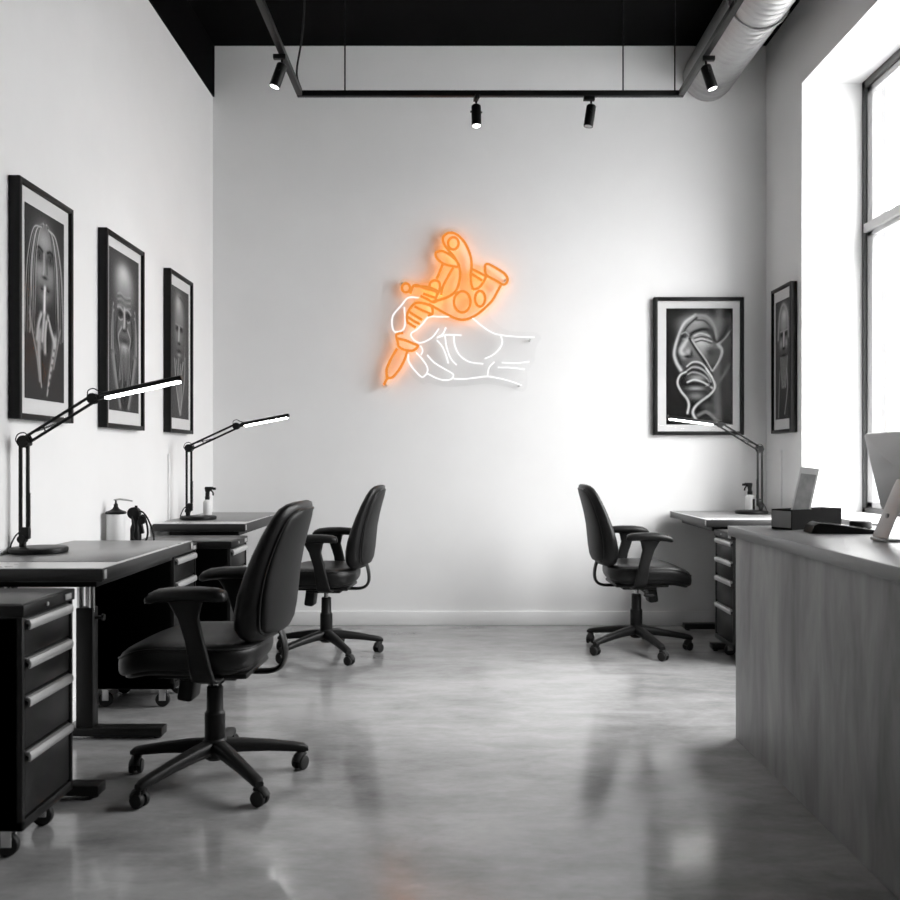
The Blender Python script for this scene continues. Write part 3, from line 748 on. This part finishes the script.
# ------------------------------------------------------------------ neon sign: a hand holding a tattoo machine
ns = thing('neon_sign', 'lit orange and white neon sign of a hand holding a tattoo machine', 'neon sign', (0.035, BACK, 2.226))
S = .00703
def A(*q): return [((370 + x / 9 - 460) * S, (310 - (220 + y / 9)) * S) for x, y in q]
def B(*q): return [((430 + x / 9 - 460) * S, (310 - (220 + y / 9)) * S) for x, y in q]
def Cc(*q): return [((370 + x / 9 - 460) * S, (310 - (300 + y / 9)) * S) for x, y in q]
def D(*q): return [((450 + x / 9 - 460) * S, (310 - (300 + y / 9)) * S) for x, y in q]
def ellipse(f, cx, cy, rx, ry, n=14): return f(*[(cx + rx * math.cos(2 * math.pi * k / n), cy + ry * math.sin(2 * math.pi * k / n)) for k in range(n)])
def P(*q): return [((x - 460) * S, (310 - y) * S) for x, y in q]
outline = P((396, 286), (398, 280), (404, 277), (412, 279), (422, 281), (430, 276), (436, 264), (432, 254), (435, 247), (441, 245), (438, 237), (442, 230), (450, 227), (458, 229), (466, 237), (471, 250), (474, 262), (482, 265), (486, 262), (494, 264), (506, 272), (513, 279), (512, 285), (504, 291), (498, 302), (489, 314), (498, 325), (508, 331), (522, 332), (536, 333), (541, 338), (537, 345), (535, 354), (534, 362), (530, 368), (527, 373), (527, 386), (522, 392), (510, 388), (496, 385), (484, 384), (466, 386), (444, 387), (430, 383), (422, 384), (414, 378), (407, 371), (398, 379), (390, 389), (384, 393), (379, 389), (381, 380), (386, 366), (393, 354), (395, 345), (389, 334), (387, 322), (391, 312), (399, 303), (396, 294))
oc = [(p.x, p.y) for p in catmull([V(x, y, 0) for x, y in outline], 4, True)]
MB().prism(oc, -.056, -.052).build('acrylic_backing', M_acrylic, ns)
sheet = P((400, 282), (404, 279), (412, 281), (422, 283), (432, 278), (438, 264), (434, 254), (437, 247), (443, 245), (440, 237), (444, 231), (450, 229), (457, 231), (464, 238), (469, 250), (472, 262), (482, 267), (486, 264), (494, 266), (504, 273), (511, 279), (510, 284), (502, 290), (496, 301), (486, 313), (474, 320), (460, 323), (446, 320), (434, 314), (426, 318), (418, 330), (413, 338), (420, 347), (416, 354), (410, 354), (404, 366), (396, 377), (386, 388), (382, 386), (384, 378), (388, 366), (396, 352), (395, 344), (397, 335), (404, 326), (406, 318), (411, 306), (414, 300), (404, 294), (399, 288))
MB().prism([(p.x, p.y) for p in catmull([V(x, y, 0) for x, y in sheet], 4, True)], -.0585, -.0565).build('glow_tint_backing', M_glow_tint, ns)  # sheet coloured to imitate glow filling the machine outline
for x, y in P((452, 232), (402, 283), (505, 280), (530, 340), (519, 386), (386, 385)):
    MB().cyl((x, -.055, y), (x, 0, y), .006, n=12).build('standoff', M_alu, ns)
TY = -.0685
orange = [
    (B((385, 630), (368, 560), (368, 480), (374, 420), (368, 350), (345, 275), (305, 200), (250, 145), (200, 122), (150, 130), (118, 165), (122, 210), (155, 265), (215, 335), (255, 405), (270, 470), (264, 560), (232, 645), (170, 693), (100, 720), (20, 742)), False),
    (ellipse(B, 210, 217, 47, 55), True),
    (A((600, 295), (650, 286), (715, 318), (775, 370), (803, 425), (745, 422), (665, 402), (612, 362), (592, 325)), True),
    (A((655, 405), (630, 465), (602, 535)), False), (A((748, 435), (700, 520), (655, 610), (640, 680)), False),
    (A((535, 605), (545, 568), (588, 548), (625, 572), (628, 630), (600, 690)), False),
    (ellipse(A, 325, 617, 36, 40, 12), True),
    (A((362, 668), (402, 592), (500, 622), (600, 655), (590, 725)), False), (A((405, 600), (470, 604), (535, 612), (620, 650)), False), (A((455, 690), (510, 715), (565, 745), (600, 735)), False),
    (A((480, 668), (540, 690), (590, 706)), False),
    (Cc((530, 40), (600, 82), (670, 122), (740, 158), (800, 180), (860, 180), (920, 158), (980, 122), (1040, 70), (1100, 10), (1145, -70), (1175, -125)), False),
    (B((495, 440), (500, 410), (530, 405), (600, 443), (668, 488), (696, 532), (688, 570), (655, 586), (600, 555), (520, 512), (498, 480)), True),
    (B((380, 448), (440, 478), (500, 512)), False), (B((374, 490), (420, 520), (470, 552)), False), (B((505, 512), (480, 565), (435, 618), (385, 630)), False),
    (ellipse(B, 290, 742, 74, 95), True), (ellipse(B, 450, 714, 45, 70), True),
    (Cc((335, 205), (332, 150), (352, 98), (390, 48), (432, 30), (500, 40), (555, 66), (562, 130), (520, 150)), False),
    (Cc((400, 62), (470, 98), (555, 132)), False), (Cc((352, 110), (410, 148), (470, 184)), False), (Cc((335, 152), (390, 190), (450, 222)), False), (Cc((335, 205), (380, 232), (412, 252)), False),
    (Cc((300, 300), (240, 315), (250, 380), (262, 425), (320, 455), (390, 458), (432, 418), (385, 395), (320, 368), (252, 352)), False),
    (Cc((246, 440), (190, 535), (152, 630), (155, 706)), False), (Cc((336, 470), (310, 545), (262, 632), (205, 698), (158, 710), (126, 768)), False)]
white = [
    A((440, 705), (345, 705), (280, 778), (218, 848), (200, 900), (202, 960), (216, 1003), (245, 1014), (290, 998), (314, 960), (318, 890), (312, 830), (312, 788)),
    Cc((715, 156), (620, 156), (530, 157), (475, 218), (425, 268), (372, 305), (380, 345), (412, 376), (452, 390), (505, 374), (570, 332), (620, 262)),
    Cc((685, 252), (655, 310), (602, 345)), Cc((602, 345), (680, 320), (750, 320), (825, 323)),
    Cc((602, 366), (652, 425), (688, 510), (705, 575)), Cc((675, 328), (690, 425), (725, 525), (780, 590)),
    D((36, 330), (42, 405), (72, 480), (122, 532), (190, 565), (300, 578)), D((312, 532), (385, 498), (448, 438), (470, 380), (458, 330)),
    D((195, 162), (290, 240), (370, 294), (445, 318), (600, 335), (760, 341)), D((400, 560), (352, 612), (336, 688)),
    D((465, 568), (600, 571), (715, 558)), D((430, 611), (545, 613), (670, 628)),
    D((32, 712), (130, 715), (235, 702), (335, 692), (450, 710), (560, 740), (645, 772)),
    Cc((515, 500), (580, 568), (680, 630), (748, 672), (735, 712), (675, 725), (600, 708), (520, 668)),
    Cc((345, 490), (350, 560), (400, 632), (452, 688), (482, 694), (515, 658), (515, 608), (480, 548), (418, 476)),
    Cc((455, 415), (474, 458), (460, 500))]
for p, cl in orange:
    m = MB(); m.tube([V(x, TY, y) for x, y in p], .0095, 8, closed=cl, smooth=5); tb_ = m.build('orange_tube', M_orange, ns)
    MB().tube([V(x, -.046, y) for x, y in p], .0040, 6, closed=cl, smooth=4).build('added_glow_strip', M_added_glow, tb_)  # added glowing strip hidden behind each tube to light the wall orange
for p in white:
    m = MB(); m.tube([V(x, TY, y) for x, y in p], .0057, 8, smooth=5); m.build('white_tube', M_whiten, ns)

# ------------------------------------------------------------------ ceiling: lighting track, spots, duct
TZ, TXL, TXR, TYB = 3.285, -.896, 1.305, 5.20
tr = thing('lighting_track', 'black U-shaped lighting track hung on rods below the black ceiling', 'lighting track', (0, 0, TZ))
h = .016
MB().box(TXL - h, TXR + h, TYB - h, TYB + h, -h, h, .002).build('cross_rail', M_lamp, tr)
MB().box(TXL - h, TXL + h, 1.2, TYB - h, -h, h, .002).build('side_rail', M_lamp, tr)
MB().box(TXR - h, TXR + h, 1.2, TYB - h, -h, h, .002).build('side_rail', M_lamp, tr)
for x, y in ((-.636, TYB), (.971, TYB), (TXL, 4.0), (TXR, 4.0), (TXL, 2.2), (TXR, 2.2), (1.27, TYB)):
    MB().cyl((x, y, h), (x, y, CEIL - TZ - .001), .0045, n=8).build('hanging_rod', M_lamp, tr)
MB().tube([(TXL + .01, TYB - .02, h), (TXL - .015, TYB - .02, .12), (TXL + .02, TYB - .04, .32), (TXL + .045, TYB - .1, .55), (TXL + .04, TYB - .15, CEIL - TZ)], .006, 8, smooth=6).build('feed_cable', M_rubber, tr)
def make_spot(label, loc, tilt, az, lit, watts=60):
    t = thing('track_spotlight', label, 'spotlight', loc, R(az), 'track spotlights')
    MB().box(-.045, .02, -.013, .013, -.024, 0, .003).build('track_adapter', M_lamp, t)
    MB().cyl((0, 0, -.022), (0, 0, -.062), .006, n=10).build('stem', M_lamp, t)
    M = Matrix.Translation((0, 0, -.060)) @ Matrix.Rotation(R(tilt), 4, 'Y')
    b = MB(); b.lathe([(.020, .012), (.027, .006), (.028, 0), (.028, -.104), (.0275, -.114), (.023, -.114), (.022, -.106)], 26, M=M)
    b.cyl((0, -.034, -.03), (0, .034, -.03), .006, n=10, M=M)
    bd = b.build('spot_body', M_lamp, t)
    MB().lathe([(.0222, -.108), (.0222, -.1135), (.02, -.115)], 22, M=M).build('lens', M_lens if lit else M_lens_off, bd)
    if lit:
        L = bpy.data.lights.new('spot_beam', 'SPOT'); L.energy = watts; L.spot_size = R(80); L.spot_blend = .8; L.shadow_soft_size = .02
        o = bpy.data.objects.new('spot_beam', L); COL.objects.link(o); o.parent = bd
        o.matrix_local = M @ Matrix.Translation((0, 0, -.12))
    return t
z0 = TZ - h
make_spot('lit black spotlight hanging near the middle of the cross rail', (.122, TYB, z0), 6, 100, True)
make_spot('black spotlight turned aside on the cross rail, right of the lit one', (.787, TYB, z0), 9, 4, False)
make_spot('black spotlight on the left side rail of the track', (TXL, 4.66, z0), 20, 0, True, 9)
make_spot('black spotlight on the right side rail below the duct', (TXR, 4.68, z0), 18, 180, True, 20)
du = MB()
DX, DZ, DR = 1.79, 3.885, .175
rings = []
y = 6.379
while y > -1.6:
    for dy, dr in ((0, 0), (.045, 0), (.049, .005), (.055, .005)):
        rings.append([V(DX + (DR + dr) * math.cos(2 * math.pi * k / 44), y - dy, DZ + (DR + dr) * math.sin(2 * math.pi * k / 44)) for k in range(44)])
    y -= .06
du.loft(rings)
duct = thing('air_duct', 'round ribbed metal air duct under the ceiling at upper right', 'duct', (0, 0, 0))
du.build('duct_tube', M_galv, duct, smooth=50)
for yy in (5.3, 3.2, 1.0):
    q = MB(); q.tube([(DX + (DR + .010) * math.cos(2 * math.pi * k / 32), yy, DZ + (DR + .010) * math.sin(2 * math.pi * k / 32)) for k in range(32)], .006, 6, closed=True, sy=2.5)
    q.cyl((DX, yy, DZ + DR), (DX, yy, CEIL - .001), .006, n=8); q.build('duct_strap', M_galv, duct)

# ------------------------------------------------------------------ reception counter and the things on it
WX, WY, WZ = 1.150, 3.80, .893
ct = thing('reception_counter', 'long grey concrete-look reception counter at right', 'counter', (0, 0, 0))
MB().box(1.180, 1.225, -.4, WY - .015, 0, WZ - .042, .003).build('front_panel', M_counter, ct)
MB().box(1.225, 1.92, WY - .055, WY - .015, 0, WZ - .042, .003).build('end_panel', M_counter, ct)
MB().box(1.225, 1.92, -.4, -.36, 0, WZ - .042, .003).build('end_panel', M_counter, ct)
MB().box(1.225, 1.90, -.36, WY - .055, .42, .45, .002).build('shelf', M_counter, ct)
tag(MB().box(WX, 1.95, -.45, WY, WZ - .042, WZ, .004).build('worktop', M_worktop), 'grey slab worktop on the reception counter', 'worktop')
# monitor seen from behind
mo = thing('desktop_monitor', 'silver desktop computer seen from behind at the right edge', 'monitor', (1.48, 3.10, WZ))
Mr = Matrix.Translation((.120, 0, .15)) @ Matrix.Rotation(R(-13), 4, 'Y') @ Matrix.Translation((0, 0, -.0))
sh = MB(); rings = []
for x, s_ in ((0, 1.0), (-.006, 1.0), (-.014, .985), (-.022, .80), (-.032, .45), (-.038, .12)):
    rings.append([V(x, a, .09 + b_) for a, b_ in rrect(.56 * s_, .29 * s_, .015 * s_ + .002)])
sh.loft(rings, M=Mr)
sh.build('monitor_shell', M_sil, mo)
MB().box(.0, .006, -.272, .272, -.045, .225, .001, M=Mr).build('screen', mat('screen_glass', .01, .08), mo)
MB().tube([(.082, 0, .225), (.060, 0, .19), (.022, 0, .10), (-.016, 0, .01)], .0055, 16, sy=10.5, up=(1, 0, 0), smooth=4).build('stand_leg', M_sil, mo)
MB().box(-.024, .16, -.058, .058, 0, .008, .003).build('stand_foot', M_sil, mo)
MB().cyl((.006, 0, .083), (.026, 0, .083), .010, n=18).build('cable_hole', M_win_grey, mo)
# box with a photo card in it
bxo = thing('desk_box', 'black open box holding a photo card on the counter end', 'box', (1.329, 3.55, WZ), R(30))
b = MB()
b.box(0, .30, 0, .10, 0, .006); b.box(0, .30, 0, .006, .006, .080); b.box(0, .30, .094, .10, .006, .080); b.box(.294, .30, .006, .094, .006, .080); b.box(0, .006, .006, .094, .006, .080)
b.build('box_body', mat('matte_black_card', .004, .85, spec=.05), bxo, smooth=0)
MB().box(-.0015, 0, .004, .096, .008, .074).build('box_end_plate', mat('grey_end_plate', .22, .4, var=.1), bxo, smooth=0)
cd = thing('photo_card', 'pale photo card leaning out of the black box', 'card', (1.378, 3.626, WZ + .013), R(-30))
Mc = Matrix.Rotation(R(-27), 4, 'X') @ Matrix.Rotation(R(7), 4, 'Y')
MB().box(-.0375, .0375, -.001, .001, 0, .262, M=Mc).build('card_sheet', mat('pale_card', .75, .35, var=.05), cd, smooth=0)
MB().box(-.030, .030, -.0016, -.0009, .04, .232, M=Mc).build('card_picture', mat('grey_card_print', .38, .35, var=.35, scale=18, vscale=(1, 1, .4)), cd, smooth=0)
tb = thing('tablet', 'black wedge-shaped tablet lying in front of the black box', 'tablet', (1.345, 3.44, WZ), R(-6))
MB().prism([(0, 0), (.012, .030), (.03, .040), (.07, .038), (.235, .014), (.24, .006), (.238, 0)], -.055, .055).build('tablet_body', M_matte, tb, bevel=.002)
MB().prism([(.035, .0402), (.07, .0383), (.225, .0157), (.225, .0167), (.07, .0393), (.035, .0412)], -.045, .045).build('tablet_screen', mat('tablet_glass', .006, .12), tb, smooth=0)
pk = thing('card_reader', 'small round black puck behind the tablet, left of the monitor', 'card reader', (1.64, 3.64, WZ))
MB().lathe([(.036, 0), (.042, .004), (.042, .024), (.038, .030), (.02, .031)], 30).build('puck_body', M_matte, pk)

# ------------------------------------------------------------------ light, world, camera
wd = bpy.data.worlds.new('overcast'); sc.world = wd; wd.use_nodes = True
nt = wd.node_tree; bg = nt.nodes['Background']; bg.inputs['Color'].default_value = (1, 1, 1, 1)
tc = nt.nodes.new('ShaderNodeTexCoord'); sx = nt.nodes.new('ShaderNodeSeparateXYZ'); mr = nt.nodes.new('ShaderNodeMapRange')
nt.links.new(tc.outputs['Generated'], sx.inputs[0]); nt.links.new(sx.outputs['Z'], mr.inputs['Value'])
mr.inputs['From Min'].default_value = 0; mr.inputs['From Max'].default_value = 1
mr.inputs['To Min'].default_value = 6.2; mr.inputs['To Max'].default_value = 30                 # overcast: the zenith is brighter than the horizon
nt.links.new(mr.outputs['Result'], bg.inputs['Strength'])
for i, (y0, y1) in enumerate(WIN):
    L = bpy.data.lights.new('window_portal', 'AREA'); L.shape = 'RECTANGLE'; L.size = HEAD - SILL; L.size_y = y1 - y0
    L.cycles.is_portal = True
    o = bpy.data.objects.new('window_portal', L); COL.objects.link(o)
    o.location = (RIGHT + .52, (y0 + y1) / 2, (SILL + HEAD) / 2); o.rotation_euler = (0, R(90), 0)
cam = bpy.data.cameras.new('camera'); co = bpy.data.objects.new('camera', cam); COL.objects.link(co)
co.location = (0, 0, 1.17); co.rotation_euler = (R(90), 0, 0)
cam.sensor_width = 36; cam.lens = 36; cam.shift_x = -5 / 900; cam.shift_y = 10 / 900
cam.clip_start = .05; cam.clip_end = 200
cam.dof.use_dof = True; cam.dof.focus_distance = 4.4; cam.dof.aperture_fstop = 3.2
sc.camera = co
sc.cycles.use_denoising = True
sc.cycles.max_bounces = 10; sc.cycles.diffuse_bounces = 6; sc.cycles.glossy_bounces = 4; sc.cycles.transparent_max_bounces = 12
sc.cycles.sample_clamp_indirect = 6
sc.cycles.caustics_reflective = False; sc.cycles.caustics_refractive = False
vs = sc.view_settings
vs.view_transform = 'Standard'; vs.look = 'None'; vs.exposure = .16; vs.gamma = 1; vs.use_curve_mapping = False
